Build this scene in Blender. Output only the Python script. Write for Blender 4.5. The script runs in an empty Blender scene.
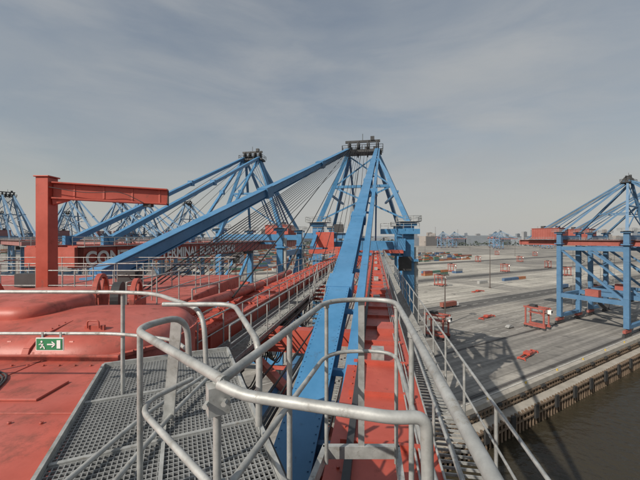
import bpy, math, random
from mathutils import Vector, Matrix
random.seed(7)
V=Vector
H=42.0
sc=bpy.context.scene
# ------------------------------------------------------------------ materials
def mat(name,col,rough=.5,metal=0,var=.18,scale=1.5,rust=0.0,rustcol=(.12,.05,.025),bump=0.0,stretch=(1,1,1),rscale=3.0,fade=0.0):
    m=bpy.data.materials.new(name); m.use_nodes=True
    nt=m.node_tree; N=nt.nodes; L=nt.links
    b=N["Principled BSDF"]; b.inputs["Roughness"].default_value=rough; b.inputs["Metallic"].default_value=metal
    tc=N.new("ShaderNodeTexCoord"); mp=N.new("ShaderNodeMapping"); mp.inputs["Scale"].default_value=stretch
    L.new(tc.outputs["Object"],mp.inputs["Vector"])
    n=N.new("ShaderNodeTexNoise"); n.inputs["Scale"].default_value=scale; n.inputs["Detail"].default_value=5; n.inputs["Roughness"].default_value=.65
    L.new(mp.outputs[0],n.inputs["Vector"])
    r=N.new("ShaderNodeValToRGB"); r.color_ramp.elements[0].position=.3; r.color_ramp.elements[1].position=.72
    c=V(col)
    r.color_ramp.elements[0].color=(*[max(0,x*(1-var)) for x in c],1)
    g=sum(c)/3
    r.color_ramp.elements[1].color=(*[min(1,(x*.9+g*.1)*(1+var)) for x in c],1)
    L.new(n.outputs["Fac"],r.inputs[0]); out=r.outputs[0]
    if fade>0:   # chalky, sun-bleached patches
        n3=N.new("ShaderNodeTexNoise"); n3.inputs["Scale"].default_value=scale*.35; n3.inputs["Detail"].default_value=4
        L.new(mp.outputs[0],n3.inputs["Vector"])
        r3=N.new("ShaderNodeValToRGB"); r3.color_ramp.elements[0].position=.42; r3.color_ramp.elements[1].position=.68
        r3.color_ramp.elements[1].color=(fade,fade,fade,1)
        L.new(n3.outputs["Fac"],r3.inputs[0])
        m3=N.new("ShaderNodeMixRGB"); m3.inputs[2].default_value=(*[min(1,x*.8+.10) for x in c],1)
        L.new(r3.outputs[0],m3.inputs[0]); L.new(out,m3.inputs[1]); out=m3.outputs[0]
    if rust>0:
        n2=N.new("ShaderNodeTexNoise"); n2.inputs["Scale"].default_value=rscale; n2.inputs["Detail"].default_value=7; n2.inputs["Roughness"].default_value=.75
        L.new(mp.outputs[0],n2.inputs["Vector"])
        r2=N.new("ShaderNodeValToRGB"); r2.color_ramp.elements[0].position=.66-rust*.2; r2.color_ramp.elements[1].position=.80-rust*.2
        L.new(n2.outputs["Fac"],r2.inputs[0])
        mx=N.new("ShaderNodeMixRGB"); mx.inputs[2].default_value=(*rustcol,1)
        mm=N.new("ShaderNodeMath"); mm.operation='MULTIPLY'; mm.inputs[1].default_value=.75
        L.new(r2.outputs[0],mm.inputs[0]); L.new(mm.outputs[0],mx.inputs[0]); L.new(out,mx.inputs[1]); out=mx.outputs[0]
        rr=N.new("ShaderNodeMapRange"); rr.inputs[3].default_value=rough; rr.inputs[4].default_value=min(1,rough+.35)
        L.new(r2.outputs[0],rr.inputs[0]); L.new(rr.outputs[0],b.inputs["Roughness"])
    L.new(out,b.inputs["Base Color"])
    if bump>0:
        bp=N.new("ShaderNodeBump"); bp.inputs["Strength"].default_value=bump; bp.inputs["Distance"].default_value=.02
        L.new(n.outputs["Fac"],bp.inputs["Height"]); L.new(bp.outputs[0],b.inputs["Normal"])
    return m
RED =mat("red_paint",(.44,.070,.042),.45,var=.2,scale=.9,rust=.45,rustcol=(.15,.05,.035),fade=.3)
REDN=mat("red_deck_paint",(.44,.080,.052),.5,var=.24,scale=1.6,rust=.72,rustcol=(.17,.06,.045),bump=.35,fade=.45,rscale=2.2)
REDF=mat("red_paint_far_haze",(.33,.085,.065),.6,var=.15,scale=.3)  # duller red, slight distance haze mixed into the colour
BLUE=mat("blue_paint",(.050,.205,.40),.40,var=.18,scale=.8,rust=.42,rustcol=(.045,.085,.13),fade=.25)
BLUEF=mat("blue_paint_far_haze",(.07,.175,.31),.6,var=.15,scale=.3)  # greyer blue, haze over the distance is painted into it
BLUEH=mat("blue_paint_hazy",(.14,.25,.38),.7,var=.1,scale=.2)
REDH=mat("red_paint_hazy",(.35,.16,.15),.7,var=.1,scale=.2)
GALV=mat("galvanised_steel",(.38,.39,.38),.52,.3,var=.32,scale=7,rust=.55,rustcol=(.18,.155,.12),rscale=11,bump=.12)
GRAT=mat("grating_steel",(.33,.34,.34),.55,.3,var=.2,scale=5)
DARK=mat("dark_machinery",(.045,.047,.05),.6,var=.3,scale=1)
ROPE=mat("wire_rope",(.035,.034,.033),.55,.3,var=.2,scale=3)
WHITE=mat("white_paint",(.80,.80,.78),.5,var=.06,scale=2,rust=.1)
GREEN=mat("sign_green",(.02,.22,.09),.4,var=.05)
YEL=mat("yellow_paint",(.6,.42,.06),.5,var=.1)
CONC=mat("quay_concrete",(.36,.335,.29),.85,var=.2,scale=.3,rust=.35,rustcol=(.15,.13,.11),bump=.3)
TIMB=mat("fender_timber",(.17,.12,.08),.8,var=.4,scale=.8,stretch=(1,1,.2))
RUBB=mat("rubber",(.03,.03,.03),.8)
MARK=mat("marking_paint",(.55,.54,.50),.7,var=.25,scale=.5,rust=.45,rustcol=(.25,.24,.22))
RAILM=mat("crane_rail",(.12,.10,.09),.5,.3)

# ------------------------------------------------------------------ builder
class B:
    def __init__(s): s.v=[]; s.f=[]; s.sm=[]
    def add(s,vs,fs,smooth=False):
        o=len(s.v); s.v+= [tuple(v) for v in vs]; s.f+=[tuple(i+o for i in f) for f in fs]; s.sm+=[smooth]*len(fs)
    def frame(s,d,hint=None):
        d=d.normalized(); h=V(hint) if hint else V((0,0,1))
        if abs(d.dot(h))>.98: h=V((0,1,0)) if abs(d.y)<.9 else V((1,0,0))
        side=d.cross(h).normalized(); up=side.cross(d).normalized(); return side,up
    def beam(s,p,q,w,h,w2=None,h2=None,hint=None):
        p=V(p);q=V(q); sd,up=s.frame(q-p,hint); w2=w if w2 is None else w2; h2=h if h2 is None else h2
        vs=[]
        for c,a,b in ((p,w,h),(q,w2,h2)):
            for i,j in ((-1,-1),(1,-1),(1,1),(-1,1)): vs.append(c+sd*(i*a/2)+up*(j*b/2))
        s.add(vs,[(3,2,1,0),(4,5,6,7),(0,1,5,4),(1,2,6,5),(2,3,7,6),(3,0,4,7)])
    def ibeam(s,p,q,w,h,t=.03,hint=None):
        p=V(p);q=V(q); sd,up=s.frame(q-p,hint)
        s.beam(p+up*(h/2),q+up*(h/2),w,t,hint=hint); s.beam(p-up*(h/2),q-up*(h/2),w,t,hint=hint); s.beam(p,q,t,h-t*1.2,hint=hint)
    def box(s,c,d,rot=0):
        c=V(c); x,y,z=d[0]/2,d[1]/2,d[2]/2; cr,sr=math.cos(rot),math.sin(rot)
        vs=[]
        for k in (-1,1):
            for i,j in ((-1,-1),(1,-1),(1,1),(-1,1)):
                a,b=i*x,j*y; vs.append(c+V((a*cr-b*sr,a*sr+b*cr,k*z)))
        s.add(vs,[(3,2,1,0),(4,5,6,7),(0,1,5,4),(1,2,6,5),(2,3,7,6),(3,0,4,7)])
    def prism(s,poly,z0,z1):
        n=len(poly); vs=[(x,y,z0) for x,y in poly]+[(x,y,z1) for x,y in poly]
        s.add(vs,[tuple(reversed(range(n))),tuple(range(n,2*n))]+[(i,(i+1)%n,(i+1)%n+n,i+n) for i in range(n)])
    def tube(s,pts,r,n=8,r2=None):
        pts=[V(p) for p in pts]; vs=[];fs=[]; m=len(pts)
        up=None
        for k,p in enumerate(pts):
            t=(pts[min(k+1,m-1)]-pts[max(k-1,0)]).normalized()
            if up is None: sd,up=s.frame(t)
            else:
                up=(up-t*up.dot(t)).normalized(); sd=t.cross(up).normalized()
            rr=r if r2 is None else r+(r2-r)*k/(m-1)
            for i in range(n):
                a=2*math.pi*i/n; vs.append(p+sd*(math.cos(a)*rr)+up*(math.sin(a)*rr))
        for k in range(m-1):
            for i in range(n):
                j=(i+1)%n; fs.append((k*n+i,k*n+j,(k+1)*n+j,(k+1)*n+i))
        s.add(vs,fs,True)
        s.add(vs[:n],[tuple(range(n))]); s.add(vs[-n:],[tuple(reversed(range(n)))])
    def disc(s,c,axis,r,w,n=24,ri=0):
        c=V(c); a=V(axis).normalized(); sd,up=s.frame(a)
        prof=[(ri,-w/2),(r,-w/2),(r,w/2),(ri,w/2)]; vs=[];fs=[]
        for i in range(n):
            t=2*math.pi*i/n; d=sd*math.cos(t)+up*math.sin(t)
            for pr,pw in prof: vs.append(c+d*pr+a*pw)
        for i in range(n):
            j=(i+1)%n
            for k in range(4):
                l=(k+1)%4; fs.append((i*4+k,j*4+k,j*4+l,i*4+l))
        s.add(vs,fs)
    def rail(s,path,h=1.1,r=.022,post=1.5,mid=True,n=6):
        path=[V(p) for p in path]; up=V((0,0,1))
        s.tube([p+up*h for p in path],r,n)
        if mid: s.tube([p+up*h*.5 for p in path],r*.8,n)
        for a,b in zip(path[:-1],path[1:]):
            L=(b-a).length; k=max(1,int(L/post))
            for i in range(k+1):
                q=a.lerp(b,i/k); s.tube([q,q+up*h],r,n)
    def bolts(s,a,b,step=.2,r=.018,h=.02):
        a=V(a);b=V(b);k=max(1,int((b-a).length/step))
        for i in range(k+1): s.disc(a.lerp(b,i/k),(0,0,1),r,h,6)
    def obj(s,name,m,parent=None,bevel=0):
        me=bpy.data.meshes.new(name); me.from_pydata(s.v,[],s.f); me.update()
        me.polygons.foreach_set("use_smooth",s.sm)
        me.materials.append(m); o=bpy.data.objects.new(name,me); sc.collection.objects.link(o)
        if parent: o.parent=parent
        if bevel:
            b=o.modifiers.new("bevel",'BEVEL'); b.width=bevel; b.segments=3; b.limit_method='ANGLE'
        return o
def empty(name,loc=(0,0,0),rz=0):
    e=bpy.data.objects.new(name,None); e.location=loc; e.rotation_euler=(0,0,rz); sc.collection.objects.link(e); e.empty_display_size=.5; return e
def fillet(pts,r,n=6):
    pts=[V(p) for p in pts]; out=[pts[0]]
    for a,b,c in zip(pts[:-2],pts[1:-1],pts[2:]):
        r1=min(r,(a-b).length*.45,(c-b).length*.45)
        p=b+(a-b).normalized()*r1; q=b+(c-b).normalized()*r1
        for i in range(n+1):
            t=i/n; out.append(p*(1-t)**2+b*2*t*(1-t)+q*t*t)
    out.append(pts[-1]); return out
def S(u,v,d):   # bearing / elevation slopes at a range d, gives world point
    return V(((u-320)/320*d,d,H+(238-v)/320*d))

# ------------------------------------------------------------------ STS crane generator (local coords, y = landward)
def crane_parts(zt=41.0,zap=67.0,hw=10,yl=25,boom=62,back=22,legtop=4,near=False,house=True,gx=3.0,gw=1.2,gh=2.6,leg=1.9,apx=2.5):
    bl=B();rd=B();dk=B();rp=B();gv=B();wh=B()
    for sx in (-1,1):
        x=sx*hw
        for y in (0,yl):
            bl.beam((x,y,3.4),(x,y,zt+legtop),leg,leg)
            for k in range(4):
                dk.box((x+(k-1.5)*2.0,y,.75),(1.7,.9,1.3))
                for w in (-.45,.45): dk.disc((x+(k-1.5)*2.0+w,y,.4),(0,1,0),.38,.5,12)
            rd.box((x,y,2.3),(6.5,1.0,1.2))
            for zz in range(8,int(zt),8): bl.box((x,y,zz),(leg+.16,leg+.16,.25))
        bl.beam((x,0,14),(x,yl,14),1.5,2.0)
        bl.beam((x,0,zt-4),(x,yl,zt-4),1.3,1.8)
        bl.beam((x,1,15),(x,yl-1,zt-5),.9,.9)
        bl.beam((x,yl*.5,zt-5),(x,1,27),.7,.7)
        bl.beam((x,0,zt+legtop),(sx*apx,2,zap),1.1,1.1,.8,.8)
        bl.beam((x,yl,zt+legtop-1),(sx*apx,3.2,zap-1),.8,.8)
        bl.beam((x*.78,.5,zt+legtop+(zap-zt)*.3),(x*.55,yl*.45,zt+12),.45,.45)
        for y in (0,yl):
            gv.box((x,y,zt+legtop+.06),(5,5,.12)); 
            bl.box((x,y,zt+legtop-.5),(3.4,3.4,.7)); bl.box((x+sx*.4,y,zt-1.8),(3.2,3,.5))
            gv.rail([(x-2.5,y-2.5,zt+legtop+.12),(x+2.5,y-2.5,zt+legtop+.12),(x+2.5,y+2.5,zt+legtop+.12),(x-2.5,y+2.5,zt+legtop+.12),(x-2.5,y-2.5,zt+legtop+.12)],r=.05)
    for y in (0,yl):
        bl.beam((-hw,y,3.9),(hw,y,3.9),1.4,1.5)
        bl.beam((-hw,y,zt+1.2),(hw,y,zt+1.2),1.5,1.9)
        if y==yl: bl.beam((-hw,y,14),(hw,y,14),1.3,1.6)
    bl.beam((-hw+1,0,zt-.6),(hw-1,0,zt-.6),.9,.6)
    zc=zt+legtop+(zap-zt-legtop)*.5; xc=(hw+apx)/2
    bl.beam((-xc,1,zc),(xc,1,zc),.6,.6); bl.beam((-hw+.3,0,zt+legtop+.5),(xc,1,zc),.35,.35); bl.beam((hw-.3,0,zt+legtop+.5),(-xc,1,zc),.35,.35)
    bl.beam((-xc,1,zc),(apx,2,zap-1),.3,.3); bl.beam((xc,1,zc),(-apx,2,zap-1),.3,.3)
    dk.box((0,2.4,zap-.2),(apx*2+2.4,3.6,.5)); dk.box((0,2.4,zap+2.4),(apx*2+1.6,.5,.5))
    for k in (-1,-.35,.35,1):
        dk.disc((k*apx,2.4,zap+1.2),(1,0,0),1.1,.35,20,.25); dk.beam((k*apx+.4,2.4,zap),(k*apx+.4,2.4,zap+2.6),.3,.5)
        dk.disc((k*apx,3.6,zap-.2),(1,0,0),.8,.3,16,.2); dk.box((k*apx*.9,3.4,zap+.8),(.9,.8,1.2))
    gv2=[( -apx-1.4,.6,zap+.05),(apx+1.4,.6,zap+.05),(apx+1.4,4.3,zap+.05),(-apx-1.4,4.3,zap+.05),(-apx-1.4,.6,zap+.05)]
    dk.rail(gv2,r=.06)
    dk.beam((0,2.4,zap+2.5),(0,2.4,zap+4.2),.12,.12); dk.box((apx*.7,2.4,zap+3.0),(.9,.9,.9))
    y0,y1=-boom,yl+back
    for sx in (-1,1):
        x=sx*gx
        rd.beam((x,y0,zt-gh/2),(x,y1,zt-gh/2),gw,gh)
        rd.beam((x,y0,zt+.02),(x,y1,zt+.02),gw+.24,.08); rd.beam((x,y0,zt-gh),(x,y1,zt-gh),gw+.24,.08)
        k=y0
        while k<y1:
            rd.box((x,k,zt-gh/2),(gw+.12,.1,gh-.1)); k+=3.0
        dk.beam((x-sx*gw*.5,y0,zt-gh+.25),(x-sx*gw*.5,y1,zt-gh+.25),.12,.15)
        xo=x+sx*(gw/2+.62)
        if not near:
            gv.beam((xo,y0,zt-.06),(xo,y1,zt-.06),1.0,.08)
            gv.rail([(xo+sx*.5,y0,zt-.02),(xo+sx*.5,y1,zt-.02)],r=.045,post=2.2,n=4)
            gv.rail([(x,y0,zt),(x,y1,zt)],r=.04,post=3,n=4)
        for yb,wd in ((-27,.6),(-boom+5,.8)):
            if near: continue
            bl.beam((x,yb,zt+.6),(sx*apx,1.6,zap+.4),wd,wd*.9); bl.beam((x,yb,zt),(x,yb,zt+1.3),.5,1.6)
            bl.box(V((x,yb,zt+.6)).lerp(V((sx*apx,1.6,zap+.4)),.5),(1.1,1.1,1.1))
        bl.beam((x,y1-3,zt+.6),(sx*apx,3,zap+.4),.5,.5); bl.beam((x,y1-10,zt+.6),(sx*apx,3,zap+.2),.35,.35)
    k=y0
    while k<y1:
        rd.beam((-gx,k,zt-gh*.5),(gx,k,zt-gh*.5),.5,.9)
        k+=9.0 if not near else 12.0
    rd.beam((-gx-.6,y0+.3,zt-gh/2),(gx+.6,y0+.3,zt-gh/2),1.2,gh*.9)
    rd.beam((-gx-.6,y1,zt-gh/2),(gx+.6,y1,zt-gh/2),1.2,gh*.9)
    if not near:
        for j in range(5):
            x=(j-2)*.8
            rp.tube([(x,3,zap+1.6),(x*1.6,-boom+12+j*3,zt+.6)],.055,4)
            rp.tube([(x,3,zap+1.2),(x,yl+13,zt+4)],.055,4)
    for j in range(4):
        x=(-1.5+j)*.9
        rp.tube([(x,y0+1,zt-1.1-.1*j),(x,y1-1,zt-1.1-.1*j)],.04,4)
    if house:
        rd.box((0,yl+9,zt+3.2),(9.5,13,5.6)); rd.box((0,yl+9,zt+6.12),(10,13.6,.2))
        for k in range(-5,6): rd.box((4.8,yl+9+k*1.15,zt+3.2),(.1,.12,5.3)); rd.box((-4.8,yl+9+k*1.15,zt+3.2),(.1,.12,5.3))
        gv.box((0,yl+9,zt+.25),(13,16,.15)); gv.rail([(-6.5,yl+1,zt+.3),(6.5,yl+1,zt+.3),(6.5,yl+17,zt+.3),(-6.5,yl+17,zt+.3),(-6.5,yl+1,zt+.3)],r=.05,n=4)
        dk.box((4.86,yl+5,zt+1.6),(.06,1.1,2.2)); dk.box((2,yl+6,zt+6.8),(1.6,1.6,1.2)); dk.box((-2,yl+11,zt+6.8),(2.2,1.6,1.2))
    ty=-14 if near else -8
    dk.box((0,ty,zt-gh-.5),(gx*2+.4,6,.7)); wh.box((gx-.9,ty-5,zt-gh-2.1),(2.2,2.6,2.4)); dk.box((gx-.9,ty-5.8,zt-gh-2.1),(1.9,1.3,1.9)); dk.box((gx-.9,ty-5,zt-gh-.8),(1.4,1.6,.4))
    for a in (-1,1):
        for b in (-1,1): rp.tube([(a*2,ty+b*2,zt-gh-.8),(a*1.8,ty+b*1,zt-gh-9)],.05,4)
    rd.box((0,ty,zt-gh-9.3),(6.2,1.6,.6)); rd.box((-4.3,ty,zt-gh-9.7),(2.6,2.4,.35)); rd.box((4.3,ty,zt-gh-9.7),(2.6,2.4,.35))
    for sx,yy in ((1,yl),):
        zz=4; side=1
        while zz<zt-3:
            xa=sx*hw+sx*(leg/2+.7); 
            gv.beam((xa,yy-2*side,zz),(xa,yy+2*side,zz+3.2),.7,.12); gv.box((xa,yy+2.5*side,zz+3.2),(1,1.2,.08))
            gv.rail([(xa+sx*.4,yy-2*side,zz),(xa+sx*.4,yy+2*side,zz+3.2)],r=.04,n=4)
            zz+=3.2; side=-side
        for a in (-3.2,3.2): gv.beam((xa+.3,yy+a,3.5),(xa+.3,yy+a,zt),.12,.12)
    gv.beam((hw+leg/2+.5,0,4),(hw+leg/2+.5,0,zt+1),.8,1.1)
    for zz in range(5,int(zt),3): gv.box((hw+leg/2+.5,0,zz),(1.0,1.3,.1))
    rd.box((-hw+2.2,yl*.5,16.6),(3,5,3)); dk.disc((hw+1.2,yl*.6,9),(1,0,0),2.3,.6,24,.5)
    return dict(frame=(bl,'b'),girder=(rd,'r'),machinery=(dk,'d'),ropes=(rp,'p'),walkways=(gv,'g'),cab=(wh,'w'))
def build(parts,parent,mats):
    for k,(b,c) in parts.items():
        if b.v: b.obj(k,mats[c],parent)
M0=dict(b=BLUE,r=RED,d=DARK,p=ROPE,g=GALV,w=WHITE)
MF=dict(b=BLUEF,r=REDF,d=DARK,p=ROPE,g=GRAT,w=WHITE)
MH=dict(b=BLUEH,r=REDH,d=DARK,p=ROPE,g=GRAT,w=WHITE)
gen=crane_parts()
def place(src,loc,rz,mats=None,name="container_crane"):
    e=empty(name,loc,rz)
    for o in src:
        c=bpy.data.objects.new(o.name,o.data); c.parent=e; sc.collection.objects.link(c)
        if mats:
            c.material_slots[0].link='OBJECT'; c.material_slots[0].material=mats[o['k']]
    return e
e2=empty("container_crane",(-22,100,0),math.radians(-9.9))
src=[]
for k,(b,c) in gen.items():
    o=b.obj(k,M0[c],e2); o['k']=c; src.append(o)
cu=bpy.data.curves.new("lettering",'FONT'); cu.body="CONTAINER TERMINAL BURCHARDKAI"; cu.size=2.4; cu.extrude=.015; cu.offset=.07
to=bpy.data.objects.new("lettering",cu); sc.collection.objects.link(to)
bpy.context.view_layer.update(); wdt=to.dimensions.x; to.scale=(42/wdt,1,1)
to.rotation_euler=(math.pi/2,0,math.pi/2); to.location=(3.0+.6+.16,-61,41-2.35); to.parent=e2
cu.materials.append(WHITE)

# quay frame
A=V((.867,.498,0)); Nn=V((-.498,.867,0)); O=V((33.6,76.4,0)); QR=math.atan2(.498,.867)
def Q(s,t,z=0): return O+A*s+Nn*t+V((0,0,z))
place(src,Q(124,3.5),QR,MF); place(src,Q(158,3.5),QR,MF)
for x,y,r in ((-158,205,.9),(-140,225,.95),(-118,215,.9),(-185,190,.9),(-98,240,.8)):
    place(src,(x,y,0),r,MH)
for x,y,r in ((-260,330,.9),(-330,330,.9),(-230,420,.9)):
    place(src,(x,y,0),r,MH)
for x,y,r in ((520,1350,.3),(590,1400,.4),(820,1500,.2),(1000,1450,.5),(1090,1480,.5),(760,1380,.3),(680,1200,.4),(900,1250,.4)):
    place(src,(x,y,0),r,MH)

# ------------------------------------------------------------------ own crane
OA=math.radians(-9.8); OC=V((9.5,72,0))
own=empty("ship_to_shore_crane",OC,OA)
R=Matrix.Rotation(OA,4,'Z'); Ri=R.inverted()
def loc(p): return Ri@(V(p)-OC)
ZT=39.0
parts=crane_parts(zt=ZT,zap=62.0,hw=10,yl=26,boom=84,back=18,legtop=6.5,near=True,house=False,gx=3.0,gw=1.25,gh=2.2,leg=2.3,apx=3.2)
bl=parts['frame'][0]; rd=parts['girder'][0]; dk=parts['machinery'][0]; rp=parts['ropes'][0]; gv=parts['walkways'][0]
apr=V((3.2,1.4,62.2)); apl=V((-3.2,1.4,62.2))
a=loc(S(304,428,6)); a=a+(a-apr)*.025
bl.ibeam(a,apr,.72,.50,.06); bl.beam(a,apr,.58,.36)
a2=loc(S(343,432,6)); a2=a2+(a2-apr)*.025
bl.beam(a2,apr+V((.6,0,0)),.27,.36)
for t in (.02,.045,.08,.12,.17,.24,.33,.45,.6,.8):
    p=a.lerp(apr,t); q=a2.lerp(apr+V((.6,0,0)),t); bl.beam(p,q,.14,.14)
for t in (.10,.22,.40,.62):
    p=a.lerp(apr,t); d_=(apr-a).normalized(); bl.beam(p-d_*.5,p+d_*.5,.86,.60)
for t in (.33,.66):
    p=(a2).lerp(apr+V((.6,0,0)),t); bl.box(p,(.6,.8,.6))
d_=(apr-a).normalized(); sd_,up_=bl.frame(d_)
for k in range(60):
    p=a+d_*(.2+k*.16)
    for sx in (-.31,.31): bl.disc(p+sd_*sx+up_*.285,up_,.014,.03,6)
for (u,v,d,w) in ((98,277,18,1.0),):
    p=loc(S(u,v,d)); bl.ibeam(p,apl,w,w*.9,.07); bl.beam(p,apl,w*.8,w*.7)
    for t in (.33,.66):
        c_=p.lerp(apl,t); d_=(apl-p).normalized(); bl.beam(c_-d_*.7,c_+d_*.7,1.3,1.2)
    bl.box(p+V((0,0,-.35)),(1.1,1.3,.7))
for i in range(12):
    u=128+i*8.5; v=298-i*1.5; p=loc(S(u,v,12.5+i*1.2))
    rp.tube([p,apl+V((.22*i-.2,1,.7))],.034,5)
for i in range(8):
    p=V((-3.0+.12*i,-60+i*7,ZT+.5)); rp.tube([p,apl+V((.5+.35*i,1,1.2))],.04,5)
for i in range(3):
    p=V((-1.2+.8*i,-30+i*9,ZT)); rp.tube([p,V((.6*i,1,63.2))],.045,5)
for sx in (-1,1):
    y=-83
    while y<-2:
        rd.box((sx*3,y,ZT+.10),(1.2,.07,.09)); y+=1.5
    for xx in (-.62,.62):
        y=-82
        while y<-45: rd.disc((sx*3+xx*.93,y,ZT+.07),(0,0,1),.022,.03,6); y+=.3
dk.beam((2.55,-83,ZT+.12),(2.55,-2,ZT+.12),.10,.12)
for k in range(3): gv.tube([(3.42+.06*k,-83,ZT+.12),(3.42+.06*k,-2,ZT+.12)],.018,5)
y=-72
while y<-4: gv.box((2.95,y,ZT+.2),(.3,.4,.25)); rd.box((3.2,y+2.4,ZT+.16),(.5,.8,.2)); y+=7.3
k=-84; s_=1
while k<-4:
    rd.beam((-2.4*s_,k,ZT-1.5),(2.4*s_,k+6,ZT-1.5),.22,.25); k+=6; s_=-s_
fy=-80
while fy<-10:
    pts=[V((-2.0,fy+3.0*i/8,ZT-1.6-1.3*(1-((i-4)/4)**2))) for i in range(9)]
    for j in range(4): rp.tube([p_+V((.08*j,.02*j,-.05*j)) for p_ in pts],.028,5)
    dk.box((-1.9,fy,ZT-1.55),(.5,.2,.25)); fy+=3.0
gv.beam((-2.0,-82,ZT-1.4),(-2.0,-5,ZT-1.4),.1,.16)
for x in (-.9,-.6,.5,.75): rp.tube([(x,-83,ZT-.6),(x*1.2,0,ZT-.3)],.03,6)
bl.beam((-.2,-80,ZT-1.9),(-.2,-6,ZT-1.9),.3,.35)
def walkway(x0,x1,z,ya,yb,pitch=.14):
    xm=(x0+x1)/2; y=ya
    while y<min(yb,ya+30): gv.box((xm,y,z),(x1-x0,.02,.04)); y+=pitch
    if yb>ya+30: gv.box((xm,(ya+30+yb)/2,z),(x1-x0,yb-ya-30,.04))
    for x in (x0,xm,x1): gv.beam((x,ya,z-.03),(x,yb,z-.03),.03,.12)
walkway(3.72,4.55,ZT-.45,-71,-3)
gv.rail([(4.55,-71,ZT-.45),(4.55,-3,ZT-.45)],r=.026,post=1.6)
gv.rail([(3.72,-71,ZT-.45),(3.72,-3,ZT-.45)],r=.022,post=3.2)
walkway(-2.2,-1.2,ZT-.6,-64,-3)
gv.rail([(-1.2,-64,ZT-.6),(-1.2,-3,ZT-.6)],r=.03,post=1.6)
gv.rail([(-2.2,-64,ZT-.6),(-2.2,-3,ZT-.6)],r=.026,post=1.6)
gv.rail([(-3.6,-62,ZT+.05),(-3.6,-3,ZT+.05)],r=.03,post=2)
walkway(1.1,1.9,ZT-1.2,-66,-8)
gv.rail([(1.1,-66,ZT-1.2),(1.1,-8,ZT-1.2)],r=.026,post=1.8)
for i in range(14): gv.box((-.4,-56+.28*i,ZT-2.6+.2*i),(.8,.26,.04))
gv.rail([(-.8,-56,ZT-2.6),(-.8,-52.1,ZT+.2)],r=.024,post=1); gv.rail([(0,-56,ZT-2.6),(0,-52.1,ZT+.2)],r=.024,post=1)
rd.box((-7,-6,ZT+.2),(7,5,.8)); rd.box((-8,-3,ZT+2.6),(4,.5,3.4)); rd.box((6.5,-4,ZT+.2),(4,4,.6))
bl.beam((-10,-8,ZT+1),(-10,0,ZT+5),.7,.7); bl.beam((-13,-2,ZT+3.5),(-3,-2,ZT+3.5),.9,1.2); bl.beam((4,-2,ZT+4.4),(12.2,-2,ZT+4.4),.9,1.1)
gv.rail([(-13,-3,ZT+4.2),(-3,-3,ZT+4.2)],r=.05); gv.rail([(4,-3,ZT+5),(12,-3,ZT+5)],r=.05)
dk.box((9.2,-1.6,ZT-2.5),(2.6,1.2,3)); dk.box((-5,-2.6,ZT+5.1),(2,1,1.8))
bl.box((8.4,-2,ZT+1.6),(1.6,1.6,2.6)); bl.beam((7.2,-2.4,ZT-9),(7.2,-2.4,ZT+5),.5,.5)
for k in range(4):
    rd.box((-6+k*1.1,-9-k*3,ZT+.7),(.8,1.4,1.0+.2*k)); gv.box((-5.2+k*.3,-20+k*3.5,ZT+.1),(1.4,2.6,.08))
build(parts,own,M0)

# ------------------------------------------------------------------ machinery deck on the left
deck=empty("machinery_deck")
def zz(z): return H+z
GTL=V((-2.85,4.25,0)); E1=V((.40,-.9165,0)); E2=V((.9165,.40,0))
r1=B()
r1.prism([(-15,-.8),(-.55,-.8),(GTL.x-.02,GTL.y),(-2.87,4.8),(-15,4.8)],zz(-2.1),zz(-1.8))
r1.box((-12.5,14.2,zz(-2.75)),(15,11.6,.9))
r1.box((-4.6,9.8,zz(-3.3)),(1.5,3,.5))
r1.box((-6.6,10.4,zz(-2.15)),(1.4,1.0,.5))
r1.obj("deck_plates",REDN,deck,bevel=.05)
def rr(x0,x1,y0,y1,r,n=12):
    out=[]
    for cx,cy,a0 in ((x1-r,y0+r,-90),(x1-r,y1-r,0),(x0+r,y1-r,90),(x0+r,y0+r,180)):
        for i in range(n+1):
            t=math.radians(a0+90*i/n); out.append((cx+r*math.cos(t),cy+r*math.sin(t)))
    return out
def housing(b,x0,x1,y0,y1,rc,zb_,zt_,re,n=10,crown=.0):
    prof=[(0,zb_)]+[(re*(1-math.cos(math.radians(90*i/n))),zt_-re+re*math.sin(math.radians(90*i/n))) for i in range(n+1)]
    if crown: 
        prof+= [(re+ (min(x1-x0,y1-y0)/2-re-.15)*k/6, zt_+crown*math.sin(math.pi/2*k/6)) for k in range(1,7)]
    vs=[];fs=[]
    for off,z in prof:
        ring=rr(x0+off,x1-off,y0+off,y1-off,max(.12,rc-off)); m=len(ring); vs+=[(x,y,z) for x,y in ring]
    for k in range(len(prof)-1):
        for i in range(m):
            j=(i+1)%m; fs.append((k*m+i,k*m+j,(k+1)*m+j,(k+1)*m+i))
    fs.append(tuple(range((len(prof)-1)*m,len(prof)*m)))
    b.add(vs,fs,True)
hb=B()
housing(hb,-14.5,-2.75,4.95,8.1,1.3,zz(-3.0),zz(-1.62),.38,crown=.13)
housing(hb,-14.5,-5.3,5.9,7.9,.5,zz(-1.8),zz(-1.30),.18,crown=.05)
housing(hb,-10.2,-7.4,10.0,11.6,.4,zz(-2.4),zz(-1.75),.25,crown=.06)
hb.obj("rounded_covers",REDN,deck)
r2=B()
poly=rr(-14.56,-2.69,4.89,8.16,1.36); r2.prism(poly,zz(-1.93),zz(-1.87))
for k in range(0,len(poly)//2+6):
    x,y=poly[k]; 
    if y<8: r2.disc((x,y,zz(-1.86)),(0,0,1),.02,.03,6)
for x in (-12.4,-10.2,-8.0,-5.0,-4.0):
    r2.beam((x,5.0,zz(-1.9)),(x,5.16,zz(-1.66)),.07,.02)
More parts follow.
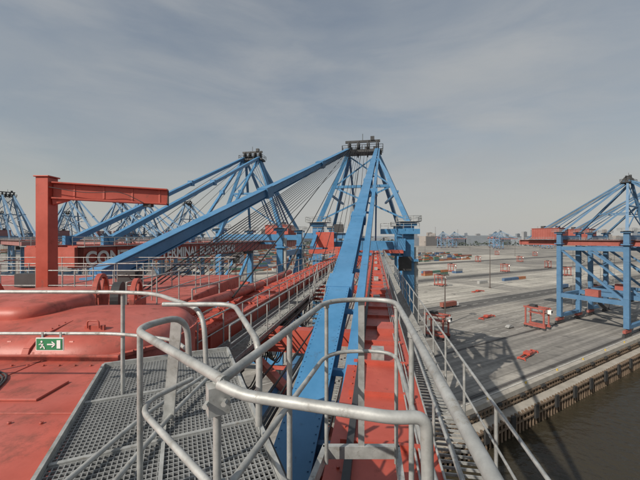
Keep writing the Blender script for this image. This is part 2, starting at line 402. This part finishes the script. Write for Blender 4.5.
for x in (-9.2,-6.6,-3.9):
    r2.box((x,5.55,zz(-1.56)),(.34,.05,.10)); r2.tube(fillet([(x-.1,5.5,zz(-1.55)),(x-.1,5.5,zz(-1.42)),(x+.1,5.5,zz(-1.42)),(x+.1,5.5,zz(-1.55))],.05,4),.014,8)
# bolted joint straps over the big cover
for x in (-10.8,-7.2,-4.6):
    path=[(x,4.94,zz(-1.95)),(x,4.96,zz(-1.90)),(x,5.02,zz(-1.74)),(x,5.16,zz(-1.63)),(x,5.34,zz(-1.595)),(x,5.9,zz(-1.53))]
    for a_,b_ in zip(path[:-1],path[1:]): r2.beam(a_,b_,.11,.03)
    for k in range(4): r2.disc((x,5.35+.14*k,zz(-1.575+.013*k)),(0,0,1),.016,.04,6)
for (x0,x1,y,z,r) in ((-15,-11.2,10.6,-2.1,.8),):
    r2.tube([(x0,y,zz(z)),(x1,y,zz(z))],r,36)
    for k in range(4):
        x=x0+(x1-x0)*(k+.5)/4; r2.disc((x,y,zz(z)),(1,0,0),r+.05,.06,36)
arm=[V((-4.2,8.3,zz(-2.0))),S(180,312,9.5),S(222,298,13),S(262,284,20),S(290,272,30)]
pp=[]
for i in range(len(arm)-1):
    p0=arm[max(i-1,0)];p1=arm[i];p2=arm[i+1];p3=arm[min(i+2,len(arm)-1)]
    for k in range(6):
        t=k/6; pp.append(.5*((2*p1)+(p2-p0)*t+(2*p0-5*p1+4*p2-p3)*t*t+(3*p1-p0-3*p2+p3)*t**3))
pp.append(arm[-1]); r2.tube(pp,.22,18)
for k in (3,8,13,18): r2.disc(pp[k],pp[k+1]-pp[k],.26,.08,24)
for (x,y,z) in ((-6.3,9.2,-1.62),(-5.1,8.9,-1.72)):
    r2.disc((x,y,zz(z)),(.9,.3,0),.60,.12,36,.5); 
    for k in range(6):
        t=k*math.pi/3; d=V((-.3*math.cos(t),.9*math.cos(t),math.sin(t))).normalized(); r2.beam(V((x,y,zz(z))),V((x,y,zz(z)))+d*.55,.06,.08)
    r2.beam((x,y,zz(-2.5)),(x,y,zz(z)),.16,.4)
for x in (-12.6,-10.4,-8.2,-6.0,-4.1): r2.beam((x,-.7,zz(-1.796)),(x,4.7,zz(-1.796)),.05,.012)
r2.beam((-15,3.3,zz(-1.797)),(-2.5,3.3,zz(-1.797)),.05,.01)
r2.beam((-15,4.7,zz(-1.76)),(-2.95,4.7,zz(-1.76)),.05,.08)
r2.bolts((-9,4.5,zz(-1.79)),(-3.0,4.5,zz(-1.79)),.22); r2.bolts((-8,3.1,zz(-1.79)),(-2.7,3.1,zz(-1.79)),.3)
r2.box((-3.35,3.75,zz(-1.785)),(.46,.46,.025)); r2.box((-4.9,3.95,zz(-1.73)),(.7,.5,.12))
r2.obj("fittings",REDN,deck,bevel=.008)
d1=B()
for (x,y,z,w,h) in ((-13.5,15,-1.95,1.0,.6),(-9.5,16,-1.95,.9,.6)):
    d1.box((x,y,zz(z)),(w,.7,h)); d1.tube([(x-w*.6,y,zz(z)),(x+w*.6,y,zz(z))],h*.42,20)
d1.disc((-5.7,9.05,zz(-1.7)),(.9,.3,0),.46,.2,28,.12)
for k in range(3): d1.tube(fillet([(-3.3-.05*k,1.0,zz(-1.785)),(-3.35-.05*k,2.9+.06*k,zz(-1.785)),(-4.1,4.3-.05*k,zz(-1.785)),(-9.6,4.35-.05*k,zz(-1.785))],.4),.012,6)
d1.obj("winches_and_cables",DARK,deck)
g1=B()
z6=-.6
g1.tube(fillet([(-9,3.62,zz(z6)),(-2.25,3.55,zz(z6)),(-1.78,3.45,zz(z6)),(-1.0,2.75,zz(z6-.02)),(-.96,2.7,zz(-1.1))],.3),.021,10)
g1.tube(fillet([(-9,3.62,zz(-1.08)),(-2.25,3.55,zz(-1.06)),(-1.5,3.3,zz(-1.05)),(-1.2,2.95,zz(-1.05))],.25),.018,10)
for x in (-8.2,-5.2,-2.2): g1.tube([(x,3.57,zz(-1.78)),(x,3.57,zz(z6))],.021,10); g1.box((x,3.57,zz(-1.785)),(.14,.12,.02))
for yy,z0,xa,xb in ((11.8,-2.3,-19,-6.2),(15,-2.3,-19,-5.6),(19.8,-2.3,-20,-5.2)):
    g1.rail([(xa,yy,zz(z0)),(xb,yy,zz(z0))],r=.024,post=1.3,n=6)
g1.rail([(-5.2,8.6,zz(-2.3)),(-5.2,19.8,zz(-2.3))],r=.024,post=1.4)
g1.rail([(-9.5,11.8,zz(-2.3)),(-9.5,19.8,zz(-2.3))],r=.024,post=1.4)
g1.obj("deck_handrails",GALV,deck)

# grating platform (skewed corner panel)
gp=empty("grating_platform"); g=B()
GW,GL,z=1.55,4.3,zz(-1.74)
def G2(a_,b_,zc): p=GTL+E2*a_+E1*b_; return V((p.x,p.y,zc))
x=0
while x<=GW+.001: g.beam(G2(x,0,z),G2(x,GL,z),.006,.03); x+=.036
y=0
while y<=GL+.001: g.beam(G2(0,y,z+.006),G2(GW,y,z+.006),.007,.022); y+=.052
g.obj("grating",GRAT,gp)
g=B()
for a_,b_,c_,d_ in ((-.02,-.02,GW+.02,-.02),(-.02,0,-.02,GL),(GW+.02,0,GW+.02,GL)): g.beam(G2(a_,b_,z+.02),G2(c_,d_,z+.02),.03,.11)
for yb in (1.0,2.0,3.0): g.beam(G2(0,yb,z+.02),G2(GW,yb,z+.02),.035,.02)
g.beam(G2(.78,0,z+.02),G2(.78,GL,z+.02),.03,.022)
for yb in (.5,1.5,2.5,3.5): g.beam(G2(0,yb,z-.07),G2(GW,yb,z-.07),.06,.1)
g.obj("frame",GALV,gp)
g=B(); g.add([G2(-.1,-.1,zz(-2.3)),G2(GW+.1,-.1,zz(-2.3)),G2(GW+.1,GL,zz(-2.3)),G2(-.1,GL,zz(-2.3))],[(0,3,2,1)]); g.beam(G2(GW+.1,0,zz(-2.1)),G2(GW+.1,GL,zz(-2.1)),.05,.5); g.obj("catch_pan",DARK,gp)
g=B()
for k in range(2): g.tube(fillet([(-1.75+.35*k,2.0,zz(-1.66)),(-1.65+.25*k,3.0,zz(-1.66)),(-1.3,4.2,zz(-1.66))],.3),.02,8)
g.beam((-1.42,3.0,zz(-1.7)),(-1.32,2.95,zz(-.75)),.10,.02)
g.obj("conduits",GALV,gp)

# ------------------------------------------------------------------ guard rail loop in front
gr=empty("guard_rail"); g=B()
zt=zz(-.6); zm=zz(-1.10); zb=zz(-1.7)
g.tube(fillet([(-1.02,2.5,zm+.1),(-1.04,2.5,zt),(-1.24,2.12,zt),(-.40,1.34,zt)],.22,8),.023,14)
g.tube(fillet([(-.42,1.34,zt),(.08,3.1,zt),(.73,3.12,zt),(.40,.55,zt)],.30,10),.0225,14)
g.tube(fillet([(-.42,1.34,zt-.012),(-.30,1.27,zt-.025),(.26,1.12,zt-.03),(.375,1.13,zt-.03),(.385,1.14,zt-.3),(.385,1.14,zb-.4)],.07,8),.0225,14)
g.tube(fillet([(-1.0,2.5,zm),(-1.2,2.1,zm),(-.42,1.36,zm)],.2,8),.018,12)
g.tube(fillet([(-.42,1.36,zm),(.08,3.1,zm),(.73,3.12,zm),(.50,1.3,zm),(.385,1.16,zm)],.28,8),.018,12)
for x,y in ((-1.17,2.08),(-.45,1.40),(.06,2.98),(.71,2.98),(.60,2.1),(-.2,2.1)):
    g.tube([(x,y,zb-.4),(x,y,zt)],.018,12)
g.beam((.405,3.14,zb-.4),(.405,3.14,zt-.02),.06,.012)
g.tube(fillet([(-1.35,2.75,zt+.03),(-.74,2.75,zt+.03),(-.36,1.9,zt-.03),(-.36,1.88,zm)],.15,8),.02,12)
g.box((-.44,1.38,zt-.09),(.09,.07,.12),.5); g.box((-.44,1.38,zm),(.07,.06,.07),.5)
g.tube([(-.44,1.40,zt-.16),(-.44,1.40,zt-.03)],.029,12)
for x,y in ((.06,2.98),(.71,2.98),(.60,2.1)): g.tube([(x,y,zt-.05),(x,y,zt-.02)],.026,12)
for x,y in ((-.40,1.38),(-.47,1.36)): g.disc((x,y-.04,zt-.09),(0,1,0),.012,.03,6)
g.obj("tubes",GALV,gr)
g=B()
g.beam((.42,.9,zb-.4),(.76,3.15,zb-.4),.05,.12); g.beam((-.46,1.3,zb-.4),(.05,3.15,zb-.4),.05,.12); g.beam((.03,3.15,zb-.4),(.78,3.15,zb-.4),.05,.12)
g.obj("base_frame",GALV,gr)
pf=empty("viewing_platform"); g=B(); g.box((0,-.4,zz(-1.75)),(2.0,2.0,.06)); g.obj("floor",GRAT,pf)
g=B(); g.beam((-1.0,.6,zz(-1.85)),(1.0,.6,zz(-1.85)),.08,.14); g.beam((.6,-1.2,zz(-1.85)),(.6,.6,zz(-1.85)),.1,.14); g.beam((0,0,zz(-3)),(0,0,zz(-1.8)),.2,.2); g.obj("supports",REDN,pf)

# ------------------------------------------------------------------ exit sign
es=empty("exit_sign"); g=B(); c=S(50,344,3.5); g.box(c,(.30,.012,.14)); g.obj("board",WHITE,es)
g=B(); g.box(c+V((0,-.009,.0)),(.28,.004,.12)); g.obj("green_field",GREEN,es)
g=B(); f=c+V((0,-.014,0))
def st(a,b,w=.012): g.beam(f+V((a[0],0,a[1])),f+V((b[0],0,b[1])),w,.003,hint=(0,1,0))
st((-.085,.01),(-.07,-.015),.018); st((-.07,-.015),(-.05,-.035)); st((-.05,-.035),(-.05,-.05)); st((-.07,-.015),(-.095,-.04)); st((-.085,.01),(-.06,.0),.008); st((-.088,.01),(-.11,-.005),.008)
g.disc(f+V((-.08,0,.03)),(0,1,0),.011,.003,14)
st((-.02,0),(.05,0),.014); st((.03,.03),(.065,0),.012); st((.03,-.03),(.065,0),.012)
g.box(f+V((.105,0,0)),(.04,.003,.09)); g.obj("pictogram",WHITE,es)
g=B(); g.beam(c+V((-.1,.02,.05)),c+V((-.1,.02,.12)),.02,.01); g.beam(c+V((.1,.02,.05)),c+V((.1,.02,.12)),.02,.01); g.obj("brackets",GALV,es)

# ------------------------------------------------------------------ jib crane
jc=empty("jib_crane"); g=B()
b0=S(47,300,12); zb0=H-2.3
g.beam((b0.x,12,zb0),(b0.x,12,H+(238-178)/320*12),.46,.46)
g.box((b0.x,12,zb0+.05),(.9,.9,.1)); 
for a,b_ in ((1,0),(-1,0),(0,1),(0,-1)): g.beam((b0.x+a*.23,12+b_*.23,zb0+.35),(b0.x+a*.42,12+b_*.42,zb0+.1),.04,.25)
g.box((b0.x,12,H+2.28),(.56,.56,.05))
p=V((b0.x+.24,12,H+1.78)); q=V((b0.x+4.05,13.0,H+1.66)); g.ibeam(p,q,.34,.58,.06)
g.beam(p+V((0,0,-.4)),p.lerp(q,.13)+V((0,0,-.33)),.2,.3,.2,.04)
for t in (.15,.4,.65,.9): g.beam(p.lerp(q,t)+V((0,0,-.26)),p.lerp(q,t)+V((0,0,.26)),.28,.03)
g.obj("post_and_beam",RED,jc,bevel=.012)
g=B(); t=p.lerp(q,.82); g.box(t+V((0,0,-.38)),(.3,.24,.12)); g.tube([q+V((.02,0,.25)),q+V((.02,0,-.35))],.03,8); g.tube(fillet([p+V((0,-.2,.1)),p.lerp(q,.3)+V((0,-.2,-.05)),p.lerp(q,.6)+V((0,-.2,.1)),p.lerp(q,.8)+V((0,-.2,-.3))],.5),.015,6); g.obj("hoist_trolley",DARK,jc)

# ------------------------------------------------------------------ ground, quay, water
def gmat(name,dk_,lt_):
    m=bpy.data.materials.new(name); m.use_nodes=True; nt=m.node_tree;N=nt.nodes;L=nt.links
    b=N["Principled BSDF"]; b.inputs["Roughness"].default_value=.9
    tc=N.new("ShaderNodeTexCoord"); mp=N.new("ShaderNodeMapping"); mp.inputs["Rotation"].default_value=(0,0,-QR); L.new(tc.outputs["Object"],mp.inputs[0])
    def noise(sc_,det,stretch=(1,1,1)):
        m2=N.new("ShaderNodeMapping"); m2.inputs["Scale"].default_value=stretch; L.new(mp.outputs[0],m2.inputs[0])
        n=N.new("ShaderNodeTexNoise"); n.inputs["Scale"].default_value=sc_; n.inputs["Detail"].default_value=det; L.new(m2.outputs[0],n.inputs[0]); return n
    def ramp(src,p0,c0,p1,c1):
        r=N.new("ShaderNodeValToRGB"); r.color_ramp.elements[0].position=p0; r.color_ramp.elements[1].position=p1
        r.color_ramp.elements[0].color=(*c0,1); r.color_ramp.elements[1].color=(*c1,1); L.new(src,r.inputs[0]); return r.outputs[0]
    base=ramp(noise(.012,5).outputs[0],.35,dk_,.62,lt_)
    tyre=ramp(noise(1,4,(.012,.35,1)).outputs[0],.42,(.66,.66,.66),.6,(1,1,1))
    fine=ramp(noise(.6,5).outputs[0],.3,(.82,.82,.82),.7,(1.1,1.1,1.1))
    spot=ramp(noise(.13,4).outputs[0],.28,(.5,.5,.51),.40,(1,1,1))
    br=N.new("ShaderNodeTexBrick"); br.inputs["Scale"].default_value=.022; br.inputs["Mortar Size"].default_value=.004; br.inputs["Color1"].default_value=(1,1,1,1); br.inputs["Color2"].default_value=(.80,.80,.81,1); br.inputs["Mortar"].default_value=(.65,.65,.65,1); L.new(mp.outputs[0],br.inputs[0])
    out=base
    for o in (tyre,fine,spot,br.outputs[0]):
        mx=N.new("ShaderNodeMixRGB"); mx.blend_type='MULTIPLY'; mx.inputs[0].default_value=1; L.new(out,mx.inputs[1]); L.new(o,mx.inputs[2]); out=mx.outputs[0]
    L.new(out,b.inputs["Base Color"]); return m
APR=gmat("apron_concrete",(.25,.24,.222),(.41,.388,.345))
far=16000
g=B(); pts=[Q(-5000,1.5),Q(16500,1.5),(far,far,0),(-far,far,0),(-far,-3000,0)]
g.add(pts,[tuple(range(5))]); g.obj("ground",APR)
ROADM=gmat("asphalt",(.105,.104,.10),(.155,.15,.143))
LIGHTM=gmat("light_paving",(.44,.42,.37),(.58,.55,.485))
def strip(b,s0,s1,t0,t1,z): b.add([Q(s0,t0,z),Q(s1,t0,z),Q(s1,t1,z),Q(s0,t1,z)],[(0,1,2,3)])
g=B(); strip(g,-400,900,70,86,.03); strip(g,-400,900,165,180,.03); strip(g,-400,900,305,322,.03); g.add([Q(-40,86,.03),Q(-26,86,.03),Q(-20,600,.03),Q(-36,600,.03)],[(0,1,2,3)]); g.obj("road",ROADM)
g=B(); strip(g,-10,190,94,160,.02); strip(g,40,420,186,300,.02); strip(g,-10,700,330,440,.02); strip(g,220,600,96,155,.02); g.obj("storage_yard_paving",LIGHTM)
g=B()
for t in (33,38,43,48,53,58): 
    s=-300
    while s<700: strip(g,s,s+6,t,t+.25,.012); s+=12
for t in (70.6,85.2,165.6,179.2): strip(g,-400,900,t,t+.35,.04)
s=-300
while s<800: strip(g,s,s+5,78,78.3,.04); s+=11
for k in range(22): strip(g,k*6.5-6,k*6.5-5.7,98,112,.03); strip(g,k*6.5-6,k*6.5-5.7,128,142,.03)
g.obj("lane_markings",MARK)
g=B()
for t in (3.5,28.5): strip(g,-400,900,t-.7,t+.7,.008)
g.obj("rail_bed",ROADM)
g=B()
for t in (3.5,28.5): g.beam(Q(-400,t,.05),Q(900,t,.05),.14,.1)
g.obj("crane_rail",RAILM)
qw=empty("quay_wall"); g=B()
g.beam(Q(-600,.75,-.55),Q(1200,.75,-.55),1.5,1.4); g.beam(Q(-600,1.5,-6),Q(1200,1.5,-6),1.2,10.4)
g.beam(Q(-600,-1.6,-4.0),Q(1200,-1.6,-4.0),3.6,.5)
g.obj("capping_beam",CONC,qw)
g=B(); s=-160
while s<420:
    g.beam(Q(s,.2,-9.5),Q(s,.2,-1.3),.45,.45); g.beam(Q(s,-3.2,-9.5),Q(s,-3.2,-3.2),.5,.5); s+=1.6
for z in (-1.6,-2.9): g.beam(Q(-160,-.1,z),Q(420,-.1,z),.3,.35)
for z in (-3.7,-5.4): g.beam(Q(-160,-3.6,z),Q(420,-3.6,z),.35,.4)
g.obj("fender_piles",TIMB,qw)
g=B(); s=-150
while s<400:
    g.beam(Q(s,-4.0,-6.2),Q(s,-4.0,-2.9),1.6,.5,hint=(Nn.x,Nn.y,0)); g.tube([Q(s-.9,-.4,-1.5),Q(s+.9,-.4,-1.5)],.4,12); s+=11
g.obj("fender_panels",RUBB,qw)
g=B(); s=-150
while s<400:
    g.tube([Q(s,.8,.15),Q(s,.8,.6)],.22,12); g.tube([Q(s-.35,.8,.6),Q(s+.35,.8,.6)],.16,10); s+=18
g.obj("bollards",YEL,qw)
g=B(); g.beam(Q(-300,1.9,.1),Q(700,1.9,.1),.25,.2); g.obj("kerb",MARK,qw)
WAT=bpy.data.materials.new("river_water"); WAT.use_nodes=True; nt=WAT.node_tree; b=nt.nodes["Principled BSDF"]
b.inputs["Base Color"].default_value=(.042,.036,.024,1); b.inputs["Roughness"].default_value=.12; b.inputs["IOR"].default_value=1.33
tc=nt.nodes.new("ShaderNodeTexCoord"); n=nt.nodes.new("ShaderNodeTexNoise"); n.inputs["Scale"].default_value=.35; n.inputs["Detail"].default_value=6
bp=nt.nodes.new("ShaderNodeBump"); bp.inputs["Strength"].default_value=.8; bp.inputs["Distance"].default_value=.8
nt.links.new(tc.outputs["Object"],n.inputs[0]); nt.links.new(n.outputs[0],bp.inputs["Height"]); nt.links.new(bp.outputs[0],b.inputs["Normal"])
g=B(); g.add([(-far,-far,-8.5),(far,-far,-8.5),(far,far*.7,-8.5),(-far,400,-8.5)],[(0,1,2,3)]); g.obj("water",WAT)

# ------------------------------------------------------------------ yard equipment
def gpt(u,v):
    d=H*320/(v-238); return V(((u-320)/320*d,d,0))
def straddle(loc_,rz):
    e=empty("straddle_carrier",loc_,rz); r=B();k=B();w=B()
    for sx in (-1,1):
        r.beam((sx*2.2,-4.6,1.5),(sx*2.2,4.6,1.5),.6,.9)
        for y in (-4,-1.6,1.6,4): k.disc((sx*2.2,y,.65),(1,0,0),.65,.45,18)
        for y in (-3.9,3.9): r.beam((sx*2.2,y,1.8),(sx*2.2,y,9.4),.45,.6)
        r.beam((sx*2.2,-4.8,9.6),(sx*2.2,4.8,9.6),.5,.7); r.beam((sx*2.2,-3.9,6),(sx*2.2,-1.2,9.3),.2,.2)
    for y in (-4,4): r.beam((-2.2,y,9.6),(2.2,y,9.6),.6,.7)
    r.box((0,0,7.2),(2.3,6.5,.5)); k.box((0,1.5,10.3),(2.6,2.4,1.0)); w.box((1.3,-4.9,8.2),(1.5,1.4,1.8)); k.box((1.3,-5.63,8.4),(1.2,.05,1.1))
    for a in (-1,1):
        for c in (-2.6,2.6): k.tube([(a,c,7.4),(a,c,9.8)],.06,6)
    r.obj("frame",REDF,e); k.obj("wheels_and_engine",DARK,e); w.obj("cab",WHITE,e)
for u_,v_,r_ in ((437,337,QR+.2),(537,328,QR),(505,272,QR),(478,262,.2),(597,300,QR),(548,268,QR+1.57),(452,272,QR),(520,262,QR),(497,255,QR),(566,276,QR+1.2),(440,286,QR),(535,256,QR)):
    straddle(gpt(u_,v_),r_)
def spreader(loc_,rz):
    e=empty("container_spreader",loc_,rz); r=B()
    for sx in (-1,1):
        r.beam((-6,sx*.7,.7),(6,sx*.7,.7),.3,.5); r.beam((sx*6,-1.25,.6),(sx*6,1.25,.6),.4,.5)
        for a in (-1,1): r.box((sx*6,a*1.2,.25),(.3,.3,.5))
    r.box((0,0,1.2),(3,2.2,.8)); r.obj("frame",RED,e)
spreader(gpt(528,356),QR+.15); spreader(gpt(487,318),QR+.1); spreader(gpt(478,292),QR)
CC=[mat("container_%s"%n_,c_,.6,var=.12,scale=.4) for n_,c_ in (("rust",(.26,.085,.06)),("blue",(.07,.13,.23)),("grey",(.33,.33,.32)),("orange",(.36,.14,.06)),("green",(.08,.17,.13)),("white",(.5,.5,.48)))]
def cont(b,c,rz,L=12.2):
    b.box(c+V((0,0,1.3)),(L,2.44,2.55),rz)
    ca,sa=math.cos(rz),math.sin(rz)
    for k in range(-6,7):
        x=k*L/13.5; 
        for sy in (-1.24,1.24): b.box(c+V((x*ca-sy*sa,x*sa+sy*ca,1.3)),(.3,.05,2.2),rz)
def block(s0,t0,ns,nt_,hmax,name="container_stack",rz=QR,detail=False,ds=13,dt=3.0,hmin=0):
    e=empty(name,(0,0,0)); bs=[B() for _ in CC]
    for i in range(ns):
        for j in range(nt_):
            h=random.choice(range(hmin,hmax+1))
            for k in range(h):
                b=random.choice(bs); c=Q(s0+i*ds,t0+j*dt,.03+k*2.6)
                if detail: cont(b,c,rz)
                else: b.box(c+V((0,0,1.3)),(12.2,2.44,2.55),rz)
    for b,m in zip(bs,CC):
        if b.v: b.obj("containers",m,e)
block(40,112,3,1,1,detail=True)
block(150,200,10,2,2,detail=True)
block(80,250,9,2,2,detail=True)
block(210,132,6,1,1,detail=True)
block(40,340,12,2,2); block(20,372,16,2,3); block(10,404,18,2,3)
block(-50,470,26,4,3); block(-60,520,30,8,3); block(-120,640,44,12,3); block(-250,800,64,14,4); block(-500,1050,84,14,5,dt=6)
block(250,350,20,2,3); block(300,400,22,3,3); block(320,470,22,8,3)
block(-420,300,18,10,3); block(-500,180,18,8,3)
def truck(loc_,rz,cm):
    e=empty("terminal_truck",loc_,rz); w=B();k=B();c=B()
    w.box((7,0,1.7),(1.9,2.2,1.9)); k.box((7.6,0,2.1),(.75,2.0,.7)); k.box((1,0,.95),(13,1.0,.3))
    for x in (7.2,4.8,-3.2,-4.5):
        for y in (-1,1): k.disc((x,y,.5),(0,1,0),.5,.35,14)
    c.box((-.3,0,2.4),(12.2,2.44,2.55))
    for q_ in range(-6,7):
        for y in (-1.24,1.24): c.box((-.3+q_*.9,y,2.4),(.3,.05,2.2))
    w.obj("cab",WHITE,e); k.obj("chassis",DARK,e); c.obj("container",cm,e)
truck(Q(96,79),QR,CC[0]); truck(Q(10,170),QR,CC[3]); truck(Q(240,80),QR,CC[1]); truck(Q(150,172),QR+math.pi,CC[2])
def car(loc_,rz,m):
    e=empty("parked_car",loc_,rz); b=B(); k=B()
    prof=[(-2.2,.35),(2.2,.35),(2.25,.8),(1.3,.95),(.6,1.45),(-1.2,1.45),(-1.9,.95),(-2.2,.9)]
    n=len(prof); vs=[(x,y*(.87 if z>1.2 else 1),z) for y in (-.88,.88) for x,z in prof]
    b.add(vs,[tuple(range(n)),tuple(reversed(range(n,2*n)))]+[(i,i+n,(i+1)%n+n,(i+1)%n) for i in range(n)])
    for x in (-1.35,1.35):
        for y in (-.8,.8): k.disc((x,y,.33),(0,1,0),.33,.22,14)
    k.box((-.3,0,1.18),(1.9,1.68,.34)); b.obj("body",m,e,bevel=.06); k.obj("wheels_and_windows",DARK,e)
for s_,t_,m_ in ((18,64,WHITE),(55,66,DARK),(84,36,CC[2]),(3,92,CC[5])): car(Q(s_,t_),QR+random.uniform(-.1,.1),m_)
def mast(loc_,h):
    e=empty("light_mast",loc_); g=B(); g.tube([(0,0,0),(0,0,h)],.38,12,.16); g.disc((0,0,h-.6),(0,0,1),1.5,.15,16,.9)
    for k in range(8):
        a=k*math.pi/4; g.box((1.6*math.cos(a),1.6*math.sin(a),h-.8),(.6,.6,.45),a)
        g.beam((0,0,h-.6),(1.3*math.cos(a),1.3*math.sin(a),h-.6),.1,.1)
    g.box((0,0,.4),(1.4,1.4,.8)); g.obj("mast",RAILM,e)
mast(gpt(445,325),25); mast(gpt(490,288),38); mast(gpt(560,262),38); mast(gpt(425,262),36); mast(gpt(515,256),38); mast(gpt(470,250),38); mast(gpt(540,250),38); mast(gpt(448,248),38)

# skyline
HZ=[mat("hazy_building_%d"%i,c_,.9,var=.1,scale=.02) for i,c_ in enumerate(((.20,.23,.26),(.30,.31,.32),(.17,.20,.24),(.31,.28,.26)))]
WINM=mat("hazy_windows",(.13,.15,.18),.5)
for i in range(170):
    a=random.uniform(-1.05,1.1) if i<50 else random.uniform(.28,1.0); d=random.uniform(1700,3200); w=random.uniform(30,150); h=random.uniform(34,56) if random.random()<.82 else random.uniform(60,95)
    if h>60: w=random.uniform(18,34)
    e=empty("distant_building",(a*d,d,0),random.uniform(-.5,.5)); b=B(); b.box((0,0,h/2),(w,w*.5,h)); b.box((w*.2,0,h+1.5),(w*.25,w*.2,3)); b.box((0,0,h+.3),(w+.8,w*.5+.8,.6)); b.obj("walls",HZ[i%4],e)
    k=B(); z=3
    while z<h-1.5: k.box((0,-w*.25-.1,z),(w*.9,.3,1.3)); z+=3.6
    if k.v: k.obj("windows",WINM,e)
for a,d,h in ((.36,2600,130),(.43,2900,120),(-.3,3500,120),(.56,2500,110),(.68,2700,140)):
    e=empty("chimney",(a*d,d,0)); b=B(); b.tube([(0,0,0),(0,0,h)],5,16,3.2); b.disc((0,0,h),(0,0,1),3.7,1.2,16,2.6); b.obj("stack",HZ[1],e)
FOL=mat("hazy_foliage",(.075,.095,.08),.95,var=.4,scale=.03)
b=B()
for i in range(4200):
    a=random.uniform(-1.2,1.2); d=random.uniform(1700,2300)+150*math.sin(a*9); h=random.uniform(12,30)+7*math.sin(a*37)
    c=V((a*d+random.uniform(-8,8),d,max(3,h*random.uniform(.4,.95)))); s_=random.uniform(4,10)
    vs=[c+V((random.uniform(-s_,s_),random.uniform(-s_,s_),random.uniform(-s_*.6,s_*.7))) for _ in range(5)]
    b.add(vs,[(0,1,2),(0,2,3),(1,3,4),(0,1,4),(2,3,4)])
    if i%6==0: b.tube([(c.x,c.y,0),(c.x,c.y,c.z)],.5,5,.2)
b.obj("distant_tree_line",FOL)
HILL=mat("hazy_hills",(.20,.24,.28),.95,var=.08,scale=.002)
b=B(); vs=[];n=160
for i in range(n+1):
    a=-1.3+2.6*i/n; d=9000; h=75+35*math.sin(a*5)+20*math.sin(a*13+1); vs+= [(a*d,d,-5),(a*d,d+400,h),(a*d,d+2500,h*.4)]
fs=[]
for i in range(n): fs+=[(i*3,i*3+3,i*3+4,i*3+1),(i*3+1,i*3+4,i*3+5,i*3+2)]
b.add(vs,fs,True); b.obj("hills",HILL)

# ------------------------------------------------------------------ light
sd=V((-.73,-.68,0)).normalized(); el=math.radians(36)
sv=V((sd.x*math.cos(el),sd.y*math.cos(el),math.sin(el)))
sl=bpy.data.lights.new("sun",'SUN'); sl.energy=4.4; sl.angle=math.radians(.5); sl.color=(1,.92,.81)
so=bpy.data.objects.new("sun",sl); sc.collection.objects.link(so); so.rotation_euler=sv.to_track_quat('Z','Y').to_euler(); so.location=(-50,-50,120)
w=bpy.data.worlds.new("World"); sc.world=w; w.use_nodes=True; nt=w.node_tree; N=nt.nodes; L=nt.links
bg=N["Background"]; bg.inputs[1].default_value=.085
sky=N.new("ShaderNodeTexSky"); sky.sky_type='NISHITA'; sky.sun_disc=False; sky.sun_elevation=el; sky.sun_rotation=math.atan2(sv.x,sv.y); sky.dust_density=1.8; sky.air_density=1.3
tc=N.new("ShaderNodeTexCoord")
def cloud(scale,rot,sclv,p0,c0,p1,c1,dist):
    mp=N.new("ShaderNodeMapping"); mp.inputs["Scale"].default_value=sclv; mp.inputs["Rotation"].default_value=rot
    n=N.new("ShaderNodeTexNoise"); n.inputs["Scale"].default_value=scale; n.inputs["Detail"].default_value=7; n.inputs["Roughness"].default_value=.55; n.inputs["Distortion"].default_value=dist
    L.new(tc.outputs["Generated"],mp.inputs[0]); L.new(mp.outputs[0],n.inputs[0])
    r=N.new("ShaderNodeValToRGB"); r.color_ramp.elements[0].position=p0; r.color_ramp.elements[0].color=(c0,c0,c0,1); r.color_ramp.elements[1].position=p1; r.color_ramp.elements[1].color=(c1,c1,c1,1)
    L.new(n.outputs[0],r.inputs[0]); return r.outputs[0]
c1=cloud(1.3,(.15,.25,.4),(1,1,3.0),.36,.40,.68,.88,.4)
c2=cloud(2.2,(.1,-.3,.2),(1,1,4.0),.45,0,.78,.42,.5)
mx=N.new("ShaderNodeMixRGB"); mx.inputs[2].default_value=(4.3,4.6,4.85,1)
L.new(c1,mx.inputs[0]); L.new(sky.outputs[0],mx.inputs[1])
mx2=N.new("ShaderNodeMixRGB"); mx2.inputs[2].default_value=(6.0,5.95,5.8,1); L.new(c2,mx2.inputs[0]); L.new(mx.outputs[0],mx2.inputs[1])
sp=N.new("ShaderNodeSeparateXYZ"); L.new(tc.outputs["Generated"],sp.inputs[0])
mr=N.new("ShaderNodeMapRange"); mr.inputs[1].default_value=0; mr.inputs[2].default_value=.32; mr.inputs[3].default_value=.8; mr.inputs[4].default_value=0; mr.interpolation_type='SMOOTHSTEP'
L.new(sp.outputs[2],mr.inputs[0])
mx3=N.new("ShaderNodeMixRGB"); mx3.inputs[2].default_value=(5.7,5.65,5.4,1); L.new(mr.outputs[0],mx3.inputs[0]); L.new(mx2.outputs[0],mx3.inputs[1])
L.new(mx3.outputs[0],bg.inputs[0])
# ------------------------------------------------------------------ camera
cd=bpy.data.cameras.new("camera"); cd.sensor_width=36; cd.lens=18; cd.clip_start=.05; cd.clip_end=40000; cd.shift_y=-2/640
co=bpy.data.objects.new("camera",cd); sc.collection.objects.link(co); co.location=(0,0,H); co.rotation_euler=(math.pi/2,0,0); sc.camera=co
sc.view_settings.view_transform='Standard'; sc.view_settings.look='None'; sc.view_settings.exposure=0
